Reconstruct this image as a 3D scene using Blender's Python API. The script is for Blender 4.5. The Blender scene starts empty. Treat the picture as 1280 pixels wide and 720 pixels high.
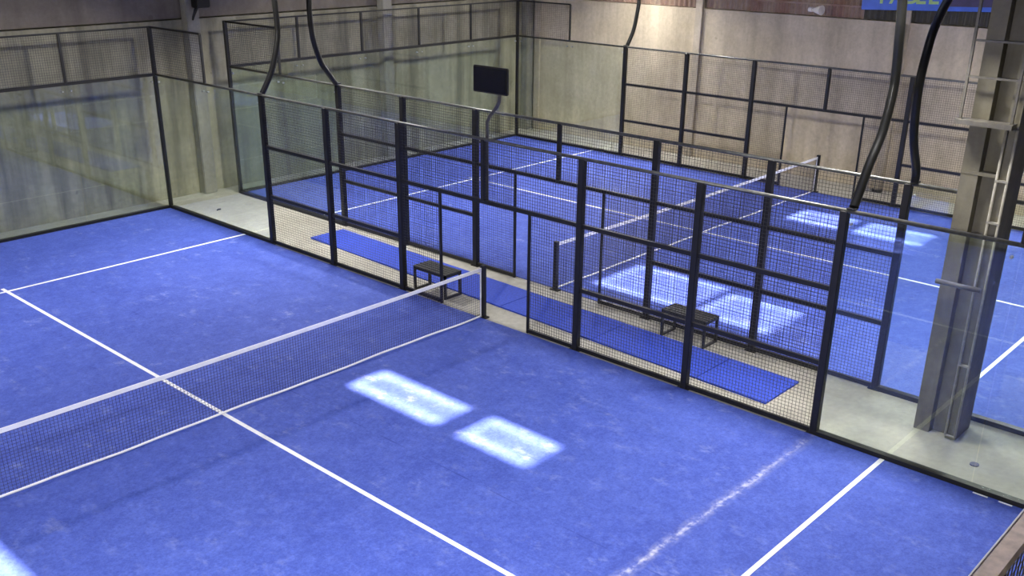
import bpy, bmesh, math, random
from mathutils import Vector, Matrix
random.seed(7)
S = bpy.context.scene
COL = S.collection

# ------------------------------------------------------------------ camera
def make_camera():
    C = Vector((-11.2381, -10.8505, 6.1339))
    yaw, pitch, roll, F = 0.826522, 0.397733, 0.008006, 1244.833
    f = Vector((math.cos(pitch)*math.sin(yaw), math.cos(pitch)*math.cos(yaw), -math.sin(pitch)))
    r = Vector((math.cos(yaw), -math.sin(yaw), 0)); u = r.cross(f)
    c, s = math.cos(roll), math.sin(roll)
    r, u = c*r + s*u, -s*r + c*u
    cam = bpy.data.objects.new('camera', bpy.data.cameras.new('camera'))
    M = Matrix((r, u, -f)).transposed().to_4x4(); M.translation = C
    cam.matrix_world = M
    cam.data.sensor_fit = 'HORIZONTAL'; cam.data.sensor_width = 36
    cam.data.lens = 36*F/1280
    cam.data.shift_x = 8.776/1280; cam.data.shift_y = 66.02/1280
    cam.data.clip_start = .05
    COL.objects.link(cam); S.camera = cam
make_camera()

# ------------------------------------------------------------------ world, sun, exposure
W = bpy.data.worlds.new('world'); S.world = W; W.use_nodes = True
W.node_tree.nodes['Background'].inputs[0].default_value = (.75, .86, 1, 1)
W.node_tree.nodes['Background'].inputs[1].default_value = 1.5
SUN_DIR = Vector((.2, .25, -1))
sd = bpy.data.lights.new('sun', 'SUN'); sd.energy = 40; sd.angle = math.radians(1.5); sd.color = (1, .85, .74)
so = bpy.data.objects.new('sun', sd); COL.objects.link(so)
so.rotation_euler = SUN_DIR.to_track_quat('-Z', 'Y').to_euler(); so.location = (0, 0, 20)
LAMP_W = 380.0
S.view_settings.view_transform = 'Standard'; S.view_settings.look = 'None'
S.view_settings.gamma = 1; S.view_settings.use_curve_mapping = False
S.view_settings.exposure = 0.13

# ------------------------------------------------------------------ materials
def nt(name):
    m = bpy.data.materials.new(name); m.use_nodes = True
    return m, m.node_tree.nodes, m.node_tree.links, m.node_tree.nodes['Principled BSDF']
def N(ns, t, **k):
    n = ns.new(t)
    for a, v in k.items(): setattr(n, a, v)
    return n
def ramp(ns, ls, fac, stops):
    r = ns.new('ShaderNodeValToRGB'); e = r.color_ramp.elements
    while len(e) < len(stops): e.new(.5)
    for el, (p, c) in zip(e, stops): el.position = p; el.color = (*c, 1) if len(c) == 3 else c
    ls.new(fac, r.inputs[0]); return r.outputs[0]
def noise(ns, ls, vec, scale, detail=4, rough=.55, stretch=None):
    n = ns.new('ShaderNodeTexNoise'); n.inputs['Scale'].default_value = scale
    n.inputs['Detail'].default_value = detail; n.inputs['Roughness'].default_value = rough
    if stretch:
        m = ns.new('ShaderNodeMapping'); m.inputs['Scale'].default_value = stretch
        ls.new(vec, m.inputs[0]); vec = m.outputs[0]
    ls.new(vec, n.inputs['Vector']); return n.outputs['Fac']
def mix(ns, ls, fac, a, b, mode='MIX'):
    n = ns.new('ShaderNodeMix'); n.data_type = 'RGBA'; n.blend_type = mode
    for v, i in ((fac, 0), (a, 6), (b, 7)):
        if isinstance(v, (int, float)): n.inputs[i].default_value = v
        elif isinstance(v, tuple): n.inputs[i].default_value = (*v, 1)
        else: ls.new(v, n.inputs[i])
    return n.outputs[2]
def math_(ns, ls, op, a, b=None, clamp=False):
    n = ns.new('ShaderNodeMath'); n.operation = op; n.use_clamp = clamp
    for i, v in enumerate((a, b)):
        if v is None: continue
        if isinstance(v, (int, float)): n.inputs[i].default_value = v
        else: ls.new(v, n.inputs[i])
    return n.outputs[0]
def bump(ns, ls, b, h, strength, dist=.01):
    n = ns.new('ShaderNodeBump'); n.inputs['Strength'].default_value = strength
    n.inputs['Distance'].default_value = dist
    ls.new(h, n.inputs['Height']); ls.new(n.outputs[0], b.inputs['Normal'])

def paint(name, col, rough=.45, metal=0., var=.25, scale=9):
    m, ns, ls, b = nt(name)
    co = N(ns, 'ShaderNodeTexCoord').outputs['Object']
    f = noise(ns, ls, co, scale, 5)
    d = tuple(c*(1-var) for c in col); l = tuple(min(1, c*(1+var)) for c in col)
    ls.new(ramp(ns, ls, f, [(.3, d), (.7, l)]), b.inputs['Base Color'])
    b.inputs['Roughness'].default_value = rough; b.inputs['Metallic'].default_value = metal
    return m

def turf_mat(name, worn):
    m, ns, ls, b = nt(name)
    co = N(ns, 'ShaderNodeTexCoord').outputs['Object']
    big = noise(ns, ls, co, .55, 3)
    mid = noise(ns, ls, co, 2.6, 9, .78)
    fine = noise(ns, ls, co, 38, 5, .8)
    c = ramp(ns, ls, mid, [(.28, (.036, .066, .38)), (.52, (.060, .102, .48)), (.74, (.100, .150, .58))])
    c = mix(ns, ls, ramp(ns, ls, big, [(.3, (0, 0, 0)), (.7, (.5, .5, .5))]), c, (.082, .132, .54))
    m2 = noise(ns, ls, co, 13, 5, .7)
    c = mix(ns, ls, .6, c, mix(ns, ls, 1., c, ramp(ns, ls, m2, [(.3, (.72, .74, .80)), (.7, (1.42, 1.36, 1.16))]), 'MULTIPLY'))
    c = mix(ns, ls, .7, c, mix(ns, ls, 1., c, ramp(ns, ls, fine, [(.25, (.42, .42, .5)), (.75, (1.55, 1.52, 1.4))]), 'MULTIPLY'))
    # sand scuffs
    sc = noise(ns, ls, co, 2.6, 8, .72, (1.6, 1, 1))
    gate = noise(ns, ls, co, .7, 2)
    s1 = ramp(ns, ls, sc, [(.55, (0, 0, 0)), (.76, (.75, .75, .75))])
    s1 = mix(ns, ls, 1., s1, ramp(ns, ls, gate, [(.42, (.15, .15, .15)), (.62, (1, 1, 1))]), 'MULTIPLY')
    c = mix(ns, ls, s1, c, (.34, .38, .66))
    sep = N(ns, 'ShaderNodeSeparateXYZ'); ls.new(co, sep.inputs[0])
    X, Y = sep.outputs[0], sep.outputs[1]
    wob = noise(ns, ls, co, 2.2, 4)
    # roll joints running down the court: faint dark lines
    for xs in (-3.95+5,):
        d = math_(ns, ls, 'ABSOLUTE', math_(ns, ls, 'SUBTRACT', X, xs))
        d = math_(ns, ls, 'ADD', d, math_(ns, ls, 'MULTIPLY', wob, .05))
        k = ramp(ns, ls, d, [(.018, (.7, .7, .7)), (.034, (0, 0, 0))])
        c = mix(ns, ls, k, c, (.016, .035, .22))
    if worn:   # sand-filled worn joint across the court near the service line
        d = math_(ns, ls, 'ABSOLUTE', math_(ns, ls, 'ADD', Y, 6.03))
        d = math_(ns, ls, 'ADD', d, math_(ns, ls, 'MULTIPLY', math_(ns, ls, 'SUBTRACT', wob, .5), .10))
        k = ramp(ns, ls, d, [(.0, (1, 1, 1)), (.018, (.9, .9, .9)), (.035, (.35, .35, .35)), (.10, (0, 0, 0))])
        g = ramp(ns, ls, noise(ns, ls, co, 5.5, 7, .75), [(.44, (.08, .08, .08)), (.60, (.85, .85, .85))])
        k = mix(ns, ls, 1., k, g, 'MULTIPLY')
        xm = ramp(ns, ls, math_(ns, ls, 'MULTIPLY', math_(ns, ls, 'ADD', X, 1), .16),
                  [(.0, (0, 0, 0)), (.22, (1, 1, 1)), (.62, (1, 1, 1)), (.98, (.4, .4, .4))])
        k = mix(ns, ls, 1., k, xm, 'MULTIPLY')
        c = mix(ns, ls, k, c, (.70, .69, .78))
    ls.new(c, b.inputs['Base Color'])
    b.inputs['Roughness'].default_value = .75
    b.inputs['Specular IOR Level'].default_value = .35
    bump(ns, ls, b, fine, .5, .012)
    return m

def concrete(name, lo, hi, stain, vertical=True, rough=.85, streak=.5):
    m, ns, ls, b = nt(name)
    co = N(ns, 'ShaderNodeTexCoord').outputs['Object']
    n1 = noise(ns, ls, co, 1.1, 6, .6)
    c = ramp(ns, ls, n1, [(.3, lo), (.7, hi)])
    if vertical:
        v = noise(ns, ls, co, 1.6, 4, .6, (1.4, 1.4, .12))
        c = mix(ns, ls, ramp(ns, ls, v, [(.42, (0, 0, 0)), (.68, (streak,)*3)]), c, stain)
    n2 = noise(ns, ls, co, 9, 6, .7)
    c = mix(ns, ls, .35, c, mix(ns, ls, 1., c, ramp(ns, ls, n2, [(.3, (.6, .6, .6)), (.7, (1.3, 1.3, 1.3))]), 'MULTIPLY'))
    pit = noise(ns, ls, co, 3.1, 2, .5)
    c = mix(ns, ls, ramp(ns, ls, pit, [(.72, (0, 0, 0)), (.76, (.45,)*3)]), c, stain)
    ls.new(c, b.inputs['Base Color']); b.inputs['Roughness'].default_value = rough
    bump(ns, ls, b, n2, .25, .01)
    return m

def glass_mat(name, tint, f0=.05):
    m, ns, ls, b = nt(name); ns.remove(b)
    out = ns['Material Output']
    tr = N(ns, 'ShaderNodeBsdfTransparent'); tr.inputs[0].default_value = (*tint, 1)
    gl = N(ns, 'ShaderNodeBsdfGlossy'); gl.inputs['Roughness'].default_value = .015
    gl.inputs['Color'].default_value = (.9, .95, .95, 1)
    lw = N(ns, 'ShaderNodeLayerWeight'); lw.inputs[0].default_value = .5
    p = math_(ns, ls, 'POWER', lw.outputs['Facing'], 5.)
    f = math_(ns, ls, 'ADD', math_(ns, ls, 'MULTIPLY', p, 1-f0), f0)
    mx = N(ns, 'ShaderNodeMixShader'); ls.new(f, mx.inputs[0])
    ls.new(tr.outputs[0], mx.inputs[1]); ls.new(gl.outputs[0], mx.inputs[2])
    ls.new(mx.outputs[0], out.inputs[0])
    return m

def emit(name, col, st):
    m, ns, ls, b = nt(name)
    b.inputs['Base Color'].default_value = (*col, 1)
    b.inputs['Emission Color'].default_value = (*col, 1); b.inputs['Emission Strength'].default_value = st
    return m

M_TURF_A = turf_mat('blue_turf_worn', True)
M_TURF_B = turf_mat('blue_turf', False)
M_MAT = paint('blue_runner', (.024, .060, .44), .8, 0, .25, 30)
M_LINE = paint('white_line', (.88, .88, .88), .7, 0, .08, 14)
M_FLOOR = concrete('floor_concrete', (.29, .275, .225), (.43, .41, .345), (.18, .17, .145), False, .6)
M_WALL_L = concrete('wall_concrete_olive', (.225, .210, .140), (.375, .352, .248), (.105, .096, .064), True, .85, .8)
M_WALL_LU = concrete('wall_concrete_brown', (.155, .132, .104), (.225, .195, .155), (.10, .084, .066))
M_WALL_R = concrete('wall_concrete_beige', (.49, .415, .29), (.66, .565, .41), (.31, .255, .175), True, .85, .5)
M_PIL = concrete('pilaster_concrete', (.22, .21, .17), (.31, .295, .245), (.15, .14, .115))
M_PIL_R = concrete('pilaster_beige', (.42, .36, .27), (.56, .49, .38), (.33, .27, .2))
M_COLUMN = concrete('column_concrete', (.13, .116, .078), (.215, .195, .138), (.055, .048, .034), True, .8)
M_CEIL = paint('ceiling_sheet', (.62, .62, .60), .7, 0, .1, 2)
M_BLACK = paint('black_paint', (.007, .0065, .006), .5, 0, .3, 12)
M_RAIL = paint('rail_paint', (.10, .10, .092), .3, .4, .3, 12)
M_BROWNRAIL = paint('dusty_rail', (.72, .58, .48), .5, .0, .2, 20)
M_WIRE = paint('mesh_wire', (.040, .038, .040), .45, .2, .2, 12)
M_NETW = paint('net_thread', (.035, .03, .075), .6, 0, .2, 12)
M_TAPE = paint('white_tape', (.90, .90, .90), .55, 0, .06, 9)
M_GLASS = glass_mat('court_glass', (.93, .965, .945))
M_PANE = glass_mat('skylight_pane', (.97, .98, .98), .03)
M_FILM = glass_mat('sun_dim_film', (.66, .66, .70), .03)  # added tint that weakens sunlight through the middle of each pane
M_STEEL = paint('galvanised_steel', (.22, .215, .19), .42, .5, .2, 15)
M_CONDUIT = paint('conduit_grey', (.30, .28, .23), .5, 0, .2, 15)
M_CAGE = paint('cage_grey', (.115, .105, .085), .5, 0, .25, 15)
M_CLAMP = paint('clamp_steel', (.42, .43, .42), .35, .6, .1, 15)
M_POLE = paint('pole_paint', (.0045, .0045, .004), .30, 0., .3, 10)
M_STAND = paint('stand_grey', (.085, .08, .07), .45, .2, .2, 15)
M_SCREEN = paint('screen_black', (.004, .004, .012), .25, 0, .2, 4)
M_BENCH = paint('bench_black', (.018, .018, .017), .5, 0, .3, 20)
M_LENS = emit('lamp_lens', (1, .98, .95), 6)
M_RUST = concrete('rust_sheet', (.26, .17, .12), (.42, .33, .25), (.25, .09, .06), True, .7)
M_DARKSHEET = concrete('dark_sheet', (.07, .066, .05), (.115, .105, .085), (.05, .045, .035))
M_SIGN = paint('sign_blue', (.055, .15, .60), .4, 0, .15, 3)
M_SIGNP = paint('sign_purple', (.050, .038, .10), .4, 0, .3, 5)
M_GREEN = paint('sign_green', (.42, .64, .22), .4, 0, .15, 6)
M_HORN = paint('horn_white', (.92, .86, .74), .5, 0, .08, 8)
M_NAVY = paint('navy_plastic', (.025, .025, .10), .5, 0, .2, 20)

# ------------------------------------------------------------------ mesh helpers
class MB:
    def __init__(s): s.v, s.f = [], []
    def box(s, x0, x1, y0, y1, z0, z1, caps=True):
        n = len(s.v)
        s.v += [(x0,y0,z0),(x1,y0,z0),(x1,y1,z0),(x0,y1,z0),(x0,y0,z1),(x1,y0,z1),(x1,y1,z1),(x0,y1,z1)]
        s.f += [tuple(n+i for i in q) for q in ((0,3,2,1),(4,5,6,7),(0,1,5,4),(1,2,6,5),(2,3,7,6),(3,0,4,7))]
        return s
    def wire(s, a, b, r):
        a, b = Vector(a), Vector(b); d = (b-a).normalized()
        p = d.orthogonal().normalized()*r; q = d.cross(p)
        n = len(s.v)
        for c in (a, b):
            for w in (p, q, -p, -q): s.v.append(tuple(c+w))
        s.f += [(n+i, n+(i+1) % 4, n+4+(i+1) % 4, n+4+i) for i in range(4)]
        return s
    def tube(s, pts, r, k=10, r2=None):
        pts = [Vector(p) for p in pts]; n0 = len(s.v); m = len(pts); up = None
        for i, p in enumerate(pts):
            d = (pts[min(i+1, m-1)] - pts[max(i-1, 0)]).normalized()
            if up is None: up = d.orthogonal().normalized()
            up = (up - d*up.dot(d)).normalized(); q = d.cross(up)
            rr = r if r2 is None else r + (r2-r)*i/(m-1)
            for j in range(k):
                a = 2*math.pi*j/k; s.v.append(tuple(p + up*rr*math.cos(a) + q*rr*math.sin(a)))
        for i in range(m-1):
            for j in range(k):
                a = n0+i*k+j; b = n0+i*k+(j+1) % k; s.f.append((a, b, b+k, a+k))
        s.f.append(tuple(n0+j for j in reversed(range(k)))); s.f.append(tuple(n0+(m-1)*k+j for j in range(k)))
        return s
    def mesh(s, name, smooth=False):
        me = bpy.data.meshes.new(name); me.from_pydata(s.v, [], s.f); me.update()
        if smooth:
            for p in me.polygons: p.use_smooth = len(p.vertices) == 4
        return me
def bevelled(x0, x1, y0, y1, z0, z1, b, seg=2):
    bm = bmesh.new(); bmesh.ops.create_cube(bm, size=1)
    for v in bm.verts: v.co = Vector(((x0+x1)/2+v.co.x*(x1-x0), (y0+y1)/2+v.co.y*(y1-y0), (z0+z1)/2+v.co.z*(z1-z0)))
    bmesh.ops.bevel(bm, geom=list(bm.edges), offset=b, segments=seg, affect='EDGES')
    me = bpy.data.meshes.new('m'); bm.to_mesh(me); bm.free(); return me

def obj(name, me, mat, parent=None, loc=(0, 0, 0), rot=(0, 0, 0)):
    if isinstance(me, MB): me = me.mesh(name)
    o = bpy.data.objects.new(name, me)
    if not me.materials: me.materials.append(mat)
    COL.objects.link(o); o.location = loc; o.rotation_euler = rot
    if parent: o.parent = parent
    return o
def tag(o, label, cat, group=None):
    o['label'] = label; o['category'] = cat
    if group: o['group'] = group
    return o
def thing(name, label, cat, loc=(0, 0, 0), rz=0, group=None):
    o = bpy.data.objects.new(name, None); COL.objects.link(o)
    o.location = loc; o.rotation_euler = (0, 0, rz); o.empty_display_size = .2
    return tag(o, label, cat, group)
def struct(o): o['kind'] = 'structure'; return o
def struct_empty(name, loc=(0, 0, 0)):
    o = bpy.data.objects.new(name, None); COL.objects.link(o); o.location = loc; return struct(o)
CACHE = {}
def cached(key, fn):
    if key not in CACHE:
        r = fn(); CACHE[key] = r.mesh(key[0]) if isinstance(r, MB) else r
    return CACHE[key]

# ------------------------------------------------------------------ hall shell
XR, YL = 13.2, 10.75            # faces of the right and left walls
XN, YN, ZC = -16., -16., 8.6
struct(obj('floor', MB().box(XN-.3, XR+.6, YN-.3, YL+.6, -.25, 0), M_FLOOR))

# skylights: the sun patches on the turf, carried back up the sun's direction
PATCH = [(-3.28, -2.60, -2.26, -.48), (-3.28, -2.58, -3.86, -2.68), (2.62, 4.1, -2.25, -.3), (2.62, 3.9, -3.85, -2.45),
         (9.1, 10.1, -2.0, -.7), (9.1, 10.1, -3.7, -2.3), (-9.4, -8.38, -2.3, -.2), (-9.4, -8.38, -3.9, -2.6)]
ox, oy = -SUN_DIR.x*ZC, -SUN_DIR.y*ZC
HOLES = [(a+ox, b+ox, c+oy, d+oy) for a, b, c, d in PATCH]
xs = sorted({XN-.3, XR+.6} | {h[0] for h in HOLES} | {h[1] for h in HOLES})
ys = sorted({YN-.3, YL+.6} | {h[2] for h in HOLES} | {h[3] for h in HOLES})
cb = MB()
for i in range(len(xs)-1):
    for j in range(len(ys)-1):
        cx, cy = (xs[i]+xs[i+1])/2, (ys[j]+ys[j+1])/2
        if not any(h[0] < cx < h[1] and h[2] < cy < h[3] for h in HOLES):
            cb.box(xs[i], xs[i+1], ys[j], ys[j+1], ZC, ZC+.04)
struct(obj('ceiling', cb, M_CEIL))
for k, h in enumerate(HOLES):
    w = struct_empty('window_%d' % (k+1), ((h[0]+h[1])/2, (h[2]+h[3])/2, ZC+.04))
    a, b = (h[1]-h[0])/2, (h[3]-h[2])/2
    fr = MB(); t = .05
    fr.box(-a-t, a+t, -b-t, -b, 0, .06); fr.box(-a-t, a+t, b, b+t, 0, .06)
    fr.box(-a-t, -a, -b, b, 0, .06); fr.box(a, a+t, -b, b, 0, .06)
    obj('window_frame', fr, M_STEEL, w)
    obj('window_pane', MB().box(-a, a, -b, b, .02, .03), M_PANE, w)
    obj('sun_dim_film', MB().box(-a+.17, a-.17, -b+.02, b-.12, .032, .036), M_FILM, w)  # added film shaping the sun patch: dimmer middle, bright long rims

# left wall (behind the far ends of the courts)
wl = struct_empty('wall_left', (0, YL, 0))
PX = [-10.35, -4.5, 1.38, 7.2, 13.03]
edges = [XN] + PX + [XR]
for i in range(len(edges)-1):
    x0, x1 = edges[i], edges[i+1]
    if x1-x0 < .4: continue
    obj('wall_panel', MB().box(x0+.006, x1-.006, 0, .3, 0, 4.03), M_WALL_L, wl)
    obj('wall_panel', MB().box(x0+.006, x1-.006, .05, .3, 4.06, ZC), M_WALL_LU, wl)
obj('wall_core', MB().box(XN, XR+.3, .3, .4, 0, ZC), M_WALL_L, wl)
for x in PX:
    obj('pilaster', bevelled(-.17, .17, -.24, 0, 0, ZC, .02), M_PIL, wl, (x, 0, 0))
# right wall
wr = struct_empty('wall_right', (XR, 0, 0))
PY = [-12.6, -6.9, -1.12, 4.55, 10.35]
edges = [YN] + PY + [YL]
for i in range(len(edges)-1):
    y0, y1 = edges[i], edges[i+1]
    if y1-y0 < .5: continue
    obj('wall_panel', MB().box(0, .3, y0+.006, y1-.006, 0, 4.02), M_WALL_R, wr)
obj('wall_core', MB().box(.3, .4, YN, YL+.3, 0, ZC), M_WALL_R, wr)
for y in PY:
    obj('pilaster', bevelled(-.07, 0, -.11, .11, 0, ZC, .012), M_PIL_R, wr, (0, y, 0))
def corrugated(y0, y1, z0, z1, pitch=.16, amp=.035):
    m = MB(); n = int((y1-y0)/pitch*6)
    for i in range(n+1):
        y = y0+(y1-y0)*i/n; x = .06+amp*math.sin(2*math.pi*y/pitch)
        m.v += [(x, y, z0), (x, y, z1), (x+.01, y, z0), (x+.01, y, z1)]
    for i in range(n):
        a = i*4; m.f += [(a, a+1, a+5, a+4), (a+2, a+6, a+7, a+3), (a, a+4, a+6, a+2), (a+1, a+3, a+7, a+5)]
    return m
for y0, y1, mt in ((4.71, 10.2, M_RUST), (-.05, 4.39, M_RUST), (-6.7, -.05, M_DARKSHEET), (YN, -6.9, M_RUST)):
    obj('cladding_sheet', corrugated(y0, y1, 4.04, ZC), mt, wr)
obj('cladding_flashing', MB().box(-.02, .12, -.05, 4.39, 4.30, 4.34), M_RUST, wr)
# the two walls behind the viewpoint
struct(obj('wall_back', MB().box(XN, XR, YN-.3, YN, 0, ZC), M_WALL_R))
struct(obj('wall_near', MB().box(XN-.3, XN, YN-.3, YL+.4, 0, ZC), M_WALL_R))

# ------------------------------------------------------------------ turf and court lines
XA, XB = -5.0, 6.875            # court centre lines
def turf(xc, mat, label):
    o = obj('artificial_turf', MB().box(-4.94, 4.94, -9.97, 9.97, 0, .012), mat, None, (xc, 0, 0))
    tag(o, label, 'turf')
    for y in (-6.95, 6.95):
        obj('court_line', cached(('court_line_across',), lambda: MB().box(-4.94, 4.94, -.03, .03, .012, .016)), M_LINE, o, (0, y, 0))
    obj('court_line', cached(('court_line_along',), lambda: MB().box(-.03, .03, -7.15, 7.15, .012, .0155)), M_LINE, o)
    return o
turf(XA, M_TURF_A, 'blue artificial turf with white lines and a sandy worn stripe near the service line')
turf(XB, M_TURF_B, 'blue artificial turf of the court behind the walkway with benches')

# ------------------------------------------------------------------ fence pieces (local: x along, y thickness, z up)
def wire_panel(w, h, pitch=.05, r=.0028):
    m = MB(); nx = max(2, round(w/pitch)); nz = max(2, round(h/pitch))
    for i in range(1, nx): m.wire((w*i/nx, -.004, 0), (w*i/nx, -.004, h), r)
    for j in range(1, nz): m.wire((0, .001, h*j/nz), (w, .001, h*j/nz), r)
    return m
def post(par, x, z0, z1, w=.10, d=.10, name='post'):
    me = cached((name, w, d, round(z1-z0, 3)), lambda: bevelled(-w/2, w/2, -d/2, d/2, 0, z1-z0, .008, 1))
    return obj(name, me, M_BLACK, par, (x, 0, z0))
def rail(par, x0, x1, z, t=.06, d=.05, mat=None, name='rail', y=0):
    L = x1-x0
    me = cached((name, round(L, 3), t, d), lambda: MB().box(0, L, -d/2, d/2, -t/2, t/2))
    return obj(name, me, mat or M_BLACK, par, (x0, y, z))
def top_rail(par, x0, x1, z):
    L = x1-x0
    me = cached(('top_rail', round(L, 3)), lambda: MB().tube([(0, 0, 0), (L, 0, 0)], .026, 10).mesh('top_rail', True))
    return obj('top_rail', me, M_RAIL, par, (x0, 0, z))
def mesh_panel(par, x0, x1, z0, z1):
    w, h = x1-x0, z1-z0
    me = cached(('mesh_panel', round(w, 3), round(h, 3)), lambda: wire_panel(w, h))
    o = obj('mesh_panel', me, M_WIRE, par, (x0, 0, z0)); o['kind'] = 'stuff'; return o
def pane(par, x0, x1, z0=.07, z1=2.97):
    w, h = x1-x0, z1-z0
    me = cached(('glass_pane', round(w, 3)), lambda: MB().box(.006, w-.006, -.006, .006, 0, h))
    g = obj('glass_pane', me, M_GLASS, par, (x0, 0, z0))
    cm = cached(('clamp',), lambda: MB().tube([(0, -.022, 0), (0, .022, 0)], .018, 8))
    for cx in (.09, w-.09):
        obj('clamp', cm, M_CLAMP, g, (cx, 0, h-.12))
    return g
def base_plate(par, x):
    me = cached(('base_plate',), lambda: MB().box(-.09, .09, -.06, .06, 0, .014))
    return obj('base_plate', me, M_BLACK, par, (x, 0, 0))
def kerb(par, x0, x1, w=.10, h=.065):
    me = cached(('base_rail', round(x1-x0, 3), w), lambda: MB().box(0, x1-x0, -w/2, w/2, 0, h))
    return obj('base_rail', me, M_BLACK, par, (x0, 0, 0))

def side_fence(x, label):
    t = thing('court_side_fence', label, 'fence', (x, 0, 0), math.pi/2)
    for s in (-1, 1):
        for u in (6, 4, 2):
            p = post(t, s*u, 0, 3.0); base_plate(t, s*u)
        post(t, s*8, 3.02, 4.0, .05, .05, 'upper_post')
        post(t, s*1, 0, 2.0, .045, .045, 'door_post')
        a, b = sorted((s*9.96, s*6)); kerb(t, a, b)
        a, b = sorted((s*6, s*2)); rail(t, a, b, .045, .06, .05, name='bottom_rail')
        a, b = sorted((s*2, s*1)); rail(t, a, b, .045, .06, .05, name='bottom_rail'); mesh_panel(t, a, b, .07, 2)
        for lo, hi in ((6, 4), (4, 2)):
            a, b = sorted((s*lo, s*hi))
            for z in (1, 2): rail(t, a, b, z)
            mesh_panel(t, a, b, .07, 1); mesh_panel(t, a, b, 1, 2); mesh_panel(t, a, b, 2, 3)
        a, b = sorted((0, s*2)); mesh_panel(t, a, b, 2, 3); rail(t, a, b, 2)
        for lo, hi in ((6, 8), (8, 9.97)):
            a, b = sorted((s*lo, s*hi)); pane(t, a, b)
        a, b = sorted((s*8, s*9.97)); mesh_panel(t, a, b, 3, 4); rail(t, a, b, 4.0, .04, .04, name='upper_rail')
    post(t, 0, 2, 3, .07, .07, 'mullion')
    top_rail(t, -9.96, 9.96, 3.0)
    return t
def end_fence(xc, y, label, railmat=None, yoff=0):
    t = thing('court_end_fence', label, 'fence', (xc, y, 0), 0)
    for s in (-1, 1):
        post(t, s*5, 0, 4.02, .08, .08, 'corner_post')
    for u in (-3, -1, 1, 3): post(t, u, 3, 4, .055, .055, 'upper_post')
    for i in range(5):
        a = -5+2*i; pane(t, a, a+2); mesh_panel(t, a, a+2, 3, 4)
    kerb(t, -4.94, 4.94); rail(t, -5, 5, 3, .065, .05)
    rail(t, -5, 5, 4.0, .035, .05, railmat, 'upper_rail') if not railmat else rail(t, -5, 5, 4.0, .05, .07, railmat, 'dusty_upper_rail')
    if railmat: obj('lit_edge_strip', MB().box(-5, 5, .035, .041, 4.005, 4.027), M_TAPE, t)  # white strip paints in the lit upper edge of the rail
    return t
side_fence(0, 'black mesh and glass side fence between the worn blue court and the walkway')
side_fence(1.875, 'black mesh and glass side fence between the walkway and the court behind it')
side_fence(11.875, 'black mesh and glass side fence in front of the beige wall')
side_fence(-10, 'mesh and glass side fence on the worn court side opposite the benches')
end_fence(XA, 10.02, 'glass end fence with mesh top on the worn court before the olive wall')
end_fence(XB, 10.02, 'glass end fence with mesh top meeting the corner of the two walls')
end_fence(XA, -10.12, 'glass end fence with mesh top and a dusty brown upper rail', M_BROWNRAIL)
end_fence(XB, -10.03, 'glass end fence behind the column, with mesh top')

# ------------------------------------------------------------------ nets
def net(xc, label):
    t = thing('padel_net', label, 'net', (xc, 0, 0))
    hw = 4.95; nseg = 40
    top = lambda x: .86 - .03*(1-(x/hw)**2)
    bot = lambda x: .040 + .007*math.sin(x*2.1+xc) + .004*math.sin(x*5.3)
    m = MB(); nx = int(2*hw/.045)
    for i in range(nx+1):
        x = -hw+2*hw*i/nx; m.wire((x, 0, bot(x)), (x, 0, top(x)), .0021)
    for k in range(1, 19):
        for i in range(nseg):
            x0, x1 = -hw+2*hw*i/nseg, -hw+2*hw*(i+1)/nseg; q = k/19
            m.wire((x0, 0, bot(x0)*(1-q)+top(x0)*q), (x1, 0, bot(x1)*(1-q)+top(x1)*q), .0021)
    o = obj('net_mesh', m, M_NETW, t); o['kind'] = 'stuff'
    b = MB()
    for i in range(nseg):
        x0, x1 = -hw+2*hw*i/nseg, -hw+2*hw*(i+1)/nseg; n = len(b.v)
        for x in (x0, x1):
            z = top(x); b.v += [(x, -.008, z-.03), (x, .008, z-.03), (x, .010, z+.025), (x, -.010, z+.025)]
        b.f += [(n, n+4, n+5, n+1), (n+1, n+5, n+6, n+2), (n+2, n+6, n+7, n+3), (n+3, n+7, n+4, n)]
    obj('top_band', b, M_TAPE, t)
    xs_ = [-hw+2*hw*i/80 for i in range(81)]
    obj('bottom_cord', MB().tube([(x, 0, bot(x)) for x in xs_], .016, 8).mesh('bottom_cord', True), M_TAPE, t)
    for s in (-1, 1):
        p = obj('net_post', cached(('net_post',), lambda: bevelled(-.04, .04, -.04, .04, 0, .92, .008, 1)), M_BLACK, t, (s*5.0, 0, 0))
        obj('base_plate', cached(('net_plate',), lambda: MB().box(-.055, .055, -.09, .09, 0, .022)), M_BLACK, p)
        obj('side_tape', cached(('side_tape',), lambda: MB().box(-.012, .012, -.006, .006, .04, .84)), M_TAPE, t, (s*(hw-.012), 0, 0))
net(XA, 'white-banded black net across the worn blue court')
net(XB, 'white-banded black net of the court behind the walkway')

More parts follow.
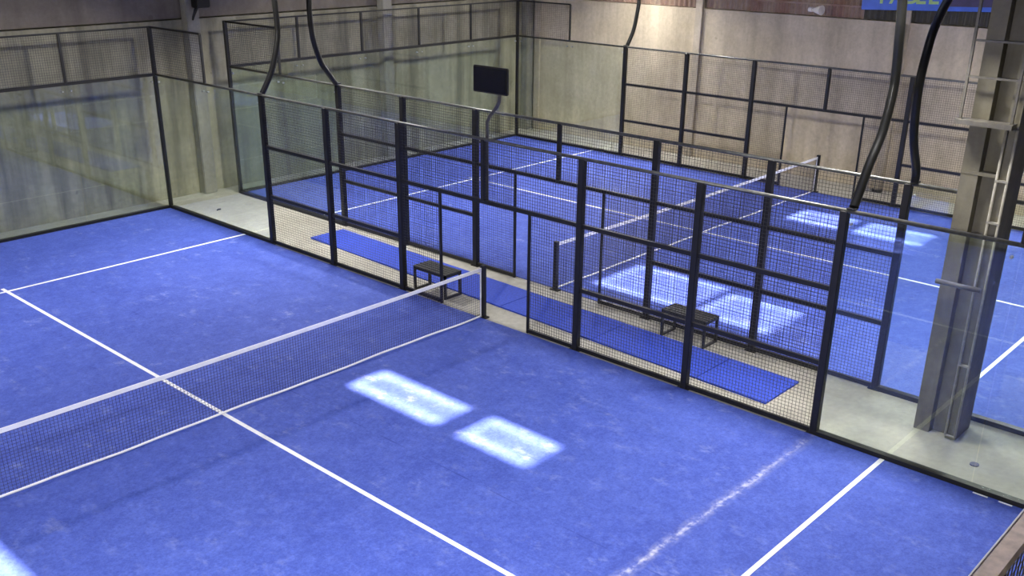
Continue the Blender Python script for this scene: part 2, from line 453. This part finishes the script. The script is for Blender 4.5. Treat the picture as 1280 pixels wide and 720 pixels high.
# ------------------------------------------------------------------ floodlight poles
def smooth_path(p, n=6):
    out = []
    for i in range(len(p)-1):
        a, b, c, d = p[max(i-1, 0)], p[i], p[i+1], p[min(i+2, len(p)-1)]
        for k in range(n):
            t = k/n
            out.append(tuple(.5*((2*b[j])+(c[j]-a[j])*t+(2*a[j]-5*b[j]+4*c[j]-d[j])*t*t+(-a[j]+3*b[j]-3*c[j]+d[j])*t**3) for j in range(2)))
    out.append(p[-1]); return out
def lamp_pole(x, y, prof, inward, label, power=1.):
    """prof: (outward offset, height); inward = +1/-1 is the world x direction of the lit court"""
    t = thing('floodlight_pole', label, 'floodlight', (x, y, 0), 0, 'curved floodlight poles on the fences')
    pts = [(-inward*o, 0, z) for o, z in smooth_path(prof)]
    obj('pole', MB().tube(pts, .055, 14).mesh('pole', True), M_POLE, t)
    obj('bracket', MB().box(-.05, .05, -.05, .05, 3.028, 3.045), M_BLACK, t)
    e = pts[-1]; hx = e[0]+inward*.12
    obj('crossarm', MB().box(-.03, .03, -.42, .42, -.03, .03), M_BLACK, t, (e[0], 0, e[2]))
    for dy in (-.24, .24):
        hd = obj('lamp_head', cached(('lamp_head',), lambda: bevelled(-.22, .22, -.21, .21, 0, .07, .015)), M_BLACK, t, (hx, dy, e[2]-.10), (0, inward*math.radians(-28), 0))
        obj('lens', cached(('lens',), lambda: MB().box(-.19, .19, -.18, .18, -.006, 0)), M_LENS, hd)
        L = bpy.data.lights.new('floodlight', 'AREA'); L.shape = 'RECTANGLE'; L.size = .38; L.size_y = .36
        L.energy = LAMP_W/2*power; L.spread = math.radians(150); L.color = (1, .975, .94)
        lo = bpy.data.objects.new('floodlight', L); COL.objects.link(lo); lo.parent = hd; lo.location = (0, 0, -.03)
PR_A6 = [(.03, 3.03), (.12, 3.16), (.29, 3.44), (.44, 3.85), (.50, 4.15), (.49, 4.6), (.46, 5.1), (.40, 5.5), (.3, 5.75)]
PR_B6 = [(.04, 3.03), (.22, 3.26), (.40, 3.52), (.55, 3.97), (.59, 4.4), (.58, 4.7), (.53, 5.15), (.44, 5.5), (.3, 5.75)]
PR_AM = [(.03, 3.05), (.12, 3.19), (.30, 3.52), (.54, 3.87), (.66, 4.28), (.67, 4.55), (.61, 4.92), (.53, 5.36), (.4, 5.75)]
PR_BM = [(.03, 3.03), (.06, 3.22), (.33, 3.68), (.43, 4.29), (.34, 4.76), (.21, 5.03), (-.05, 5.3), (-.4, 5.6), (-.6, 5.72)]
PR_BF = [(.06, 3.03), (.31, 3.41), (.45, 3.89), (.50, 4.2), (.49, 4.7), (.42, 5.3), (.3, 5.75)]
lamp_pole(0, 6, PR_A6, -1, 'curved black floodlight pole on the worn court fence by its far glass corner', .8)
lamp_pole(0, -6.08, PR_AM, -1, 'curved black floodlight pole on the worn court fence by the concrete column', .6)
lamp_pole(1.875, 6, PR_B6, 1, 'curved black floodlight pole across the walkway, by the far glass corner')
lamp_pole(1.875, -6.08, PR_BM, 1, 'curved black floodlight pole across the walkway, leaning past the blue sign')
lamp_pole(11.875, 6, PR_BF, -1, 'curved floodlight pole on the fence along the beige wall, by the glass')
lamp_pole(11.875, -6, PR_BF, -1, 'curved floodlight pole on the beige wall fence behind the concrete column')
lamp_pole(-10, 6, PR_A6, 1, 'curved floodlight pole on the outer fence by the olive wall', .85)
lamp_pole(-10, -6, PR_A6, 1, 'curved floodlight pole on the outer fence by the dusty rail', 1.5)

# ------------------------------------------------------------------ walkway: mats, benches, column, floor cap
mat_cuts = [5.74, .10, -1.95, -3.96, -5.13]
mat_names = ['long blue runner mat on the walkway beside the first bench', 'blue runner mat joined to the long one by the doorways',
             'blue runner mat lying between the two doorway mats and the bench end mat', 'last blue runner mat of the walkway, nearest the concrete column']
def mat_x(y):                       # the strip lies slightly askew
    q = (5.74-y)/(5.74+5.13); return .74-.41*q, 1.60-.30*q
for k in range(4):
    y1, y0 = mat_cuts[k], mat_cuts[k+1]+.016
    a0, b0 = mat_x(y0); a1, b1 = mat_x(y1); cx, cy = (a0+b1)/2, (y0+y1)/2
    h = .026
    m = MB(); m.v = [(x-cx, y-cy, z) for z in (0, h) for x, y in ((a0, y0), (b0, y0), (b1, y1), (a1, y1))]
    m.f = [(0, 3, 2, 1), (4, 5, 6, 7), (0, 1, 5, 4), (1, 2, 6, 5), (2, 3, 7, 6), (3, 0, 4, 7)]
    tag(obj('runner_mat', m, M_MAT, None, (cx, cy, 0)), mat_names[k], 'mat', 'blue mats on the walkway')

def bench(x, y, label):
    t = thing('bench', label, 'bench', (x, y, 0), 0, 'black benches on the walkway')
    hw, hl, H = .20, .41, .44
    obj('seat_frame', MB().box(-hw, -hw+.035, -hl, hl, H-.045, H-.005).box(hw-.035, hw, -hl, hl, H-.045, H-.005)
        .box(-hw, hw, -hl, -hl+.035, H-.045, H-.005).box(-hw, hw, hl-.035, hl, H-.045, H-.005), M_BENCH, t)
    sm = cached(('seat_slat',), lambda: bevelled(-.035, .035, -hl-.01, hl+.01, 0, .022, .006, 1))
    for i in range(5): obj('seat_slat', sm, M_BENCH, t, (-.165+.0825*i, 0, H-.005))
    for sx in (-1, 1):
        for sy in (-1, 1):
            obj('leg', cached(('bench_leg',), lambda: MB().box(-.02, .02, -.02, .02, 0, H-.045)), M_BENCH, t, (sx*(hw-.02), sy*(hl-.02), 0))
    for sy in (-1, 1):
        obj('stretcher', cached(('bench_stretcher',), lambda: MB().box(-hw+.04, hw-.04, -.018, .018, .0, .036)), M_BENCH, t, (0, sy*(hl-.02), 0))
bench(.33, 1.46, 'low black bench beside the net post of the worn court')
bench(1.60, -3.02, 'low black slatted bench against the fence across the walkway')

# concrete column with a recessed face, and what is fixed to it
tcol = thing('concrete_column', 'grey concrete column with a recessed face standing between the two courts', 'column', (1.34, -7.15, 0))
cm = MB()
prof = [(-.26, .27), (-.26, .07), (-.14, .06), (-.14, -.13), (-.26, -.14), (-.26, -.27), (.26, -.27), (.26, .27)]
n = len(prof); cm.v = [(x, y, z) for z in (0, ZC) for x, y in prof]
cm.f = [(i, (i+1) % n, n+(i+1) % n, n+i) for i in range(n)] + [tuple(reversed(range(n))), tuple(range(n, 2*n))]
cm = cm.mesh('shaft'); bmx = bmesh.new(); bmx.from_mesh(cm); bmesh.ops.recalc_face_normals(bmx, faces=bmx.faces[:]); bmx.to_mesh(cm); bmx.free()
obj('shaft', cm, M_COLUMN, tcol)
obj('form_joint', MB().box(-.264, .264, -.274, .274, 3.42, 3.46), M_COLUMN, tcol)
tc = thing('conduit_loop', 'pair of thin steel conduits clipped to the concrete column', 'conduit', (1.05, -7.36, 0))
for y in (-.06, .06):
    obj('conduit', MB().tube([(0, y, .06), (0, y, 4.0)], .017, 8).mesh('conduit', True), M_CONDUIT, tc)
obj('bottom_bar', MB().tube([(0, -.06, .06), (0, .06, .06)], .013, 8), M_CONDUIT, tc)
for z in (1.05, 2.9, 3.4):
    obj('clip', MB().box(-.02, .03, -.075, .075, z-.012, z+.012), M_CONDUIT, tc)
tag(obj('cross_pipe', MB().tube([(0, -.27, 0), (0, .27, 0)], .032, 10).mesh('cross_pipe', True), M_CAGE, None, (1.0, -7.12, 2.07)),
    'short pale steel pipe fixed across the concrete column face', 'pipe')
cg = thing('steel_cage', 'pale steel cage bracket mounted around the upper part of the concrete column', 'bracket', (1.0, -7.1, 4.05))
obj('shelf', MB().box(-.12, .06, -.30, .33, -.035, .02), M_CAGE, cg)
for y in (-.27, .30):
    obj('upright', MB().box(-.015, .015, -.015, .015, 0, 1.7), M_CAGE, cg, (-.05, y, .02))
for z in (.5, .9, 1.7):
    obj('crossbar', MB().box(-.012, .012, -.285, .315, -.012, .012), M_CAGE, cg, (-.05, 0, z))

tag(obj('floor_marker', MB().tube([(0, 0, 0), (0, 0, .012)], .055, 14), M_NAVY, None, (.62, -7.83, 0)),
    'small round navy marker on the concrete floor near the column', 'marker')

# ------------------------------------------------------------------ scoreboard on the fence
sb = thing('scoreboard', 'flat black display panel on a bent pole above the walkway fence', 'display', (0, 0, 2.0))
pn = obj('panel', bevelled(-.03, .03, -.355, .355, -.2, .2, .012), M_BLACK, sb, (0, -.165, 1.92))
obj('screen', MB().box(-.034, -.030, -.335, .335, -.18, .18), M_SCREEN, pn)
obj('stand_tube', MB().tube([(.07, -.02, .0), (.07, -.02, 1.26), (.07, -.08, 1.36), (.07, -.24, 1.53), (.05, -.30, 1.62), (.05, -.31, 1.80)], .028, 10).mesh('stand_tube', True), M_STAND, sb)
obj('mount_plate', MB().box(.028, .08, -.37, -.25, 1.74, 1.94), M_BLACK, sb)

# ------------------------------------------------------------------ things on the walls
def text_mesh(body, size, depth):
    cu = bpy.data.curves.new('t', 'FONT'); cu.body = body; cu.size = size; cu.extrude = depth; cu.offset = size*.02
    cu.align_x = 'LEFT'
    o = bpy.data.objects.new('t', cu); COL.objects.link(o)
    dg = bpy.context.evaluated_depsgraph_get(); me = bpy.data.meshes.new_from_object(o.evaluated_get(dg))
    bpy.data.objects.remove(o); me.materials.clear(); return me
sg = thing('sports_sign', 'blue wall sign with light green capital lettering above the cladding', 'sign', (13.0, -.06, 4.27))
sg.rotation_euler = (math.radians(-2.2), 0, 0)
obj('board', bevelled(0, .05, -3.3, 0, 0, .95, .008, 1), M_SIGN, sg)
obj('dark_panel', MB().box(-.006, 0, -3.2, -2.02, .10, .85), M_SIGNP, sg)
for i, (ch, y) in enumerate((('P', -.42), ('A', -.68), ('D', -1.0), ('E', -1.28), ('L', -1.57))):
    me = text_mesh(ch, .50, .004)
    obj('letter', me, M_GREEN, sg, (-.006, y, .155), (math.pi/2, 0, -math.pi/2))

hr = thing('horn_speaker', 'small white horn loudspeaker on the rusty cladding', 'loudspeaker', (12.98, 1.15, 4.2))
obj('horn', MB().tube([(-.02, .02, 0), (-.06, -.12, 0), (-.09, -.26, 0)], .035, 14, .12).mesh('horn', True), M_HORN, hr)
obj('driver', MB().tube([(-.02, .02, 0), (.01, .12, 0)], .055, 12), M_HORN, hr)
obj('bracket', MB().box(.06, .22, .03, .07, -.03, .03), M_STEEL, hr)

bs = thing('wall_loudspeaker', 'black wall-mounted box with hanging cable on the concrete pilaster', 'loudspeaker', (1.5, 10.38, 4.3))
obj('cabinet', bevelled(-.16, .2, -.13, .10, 0, .42, .02), M_BLACK, bs)
obj('bracket', MB().box(-.05, .05, .05, .13, .1, .25), M_BLACK, bs)
obj('cable', MB().tube([(-.04, .05, .02), (-.10, .05, -.08), (-.15, .07, -.2), (-.16, .09, -.27)], .05, 8, .018).mesh('cable', True), M_BLACK, bs)

dp = thing('drain_pipe', 'pale round downpipe with a dark foot against the beige wall', 'pipe', (13.0, -1.12, 0))
obj('pipe', MB().tube([(0, 0, .05), (0, 0, 4.0)], .10, 14).mesh('pipe', True), M_PIL_R, dp)
obj('foot', MB().tube([(0, 0, 0), (0, 0, .07)], .13, 14), M_BLACK, dp)
obj('collar', MB().tube([(0, 0, 2.0), (0, 0, 2.06)], .115, 14), M_PIL_R, dp)

tag(obj('floor_scrap', MB().tube([(0, 0, 0), (.04, .015, .012), (.10, .02, .004)], .016, 7), M_BLACK, None, (.58, 9.02, .012)),
    'small dark scrap on the concrete floor beside the far glass corner', 'scrap')
for yy, ll, lb in ((-8.14, .17, 'short white tape strip on the turf edge nearer the concrete column'), (-8.42, .15, 'shorter white tape strip on the turf edge nearer the dusty brown rail')):
    tag(obj('tape_strip', bevelled(-.014, .014, -ll/2, ll/2, 0, .004, .0015, 1), M_TAPE, None, (-.085, yy, .012)),
        lb, 'tape', 'white tape strips at the turf edge')
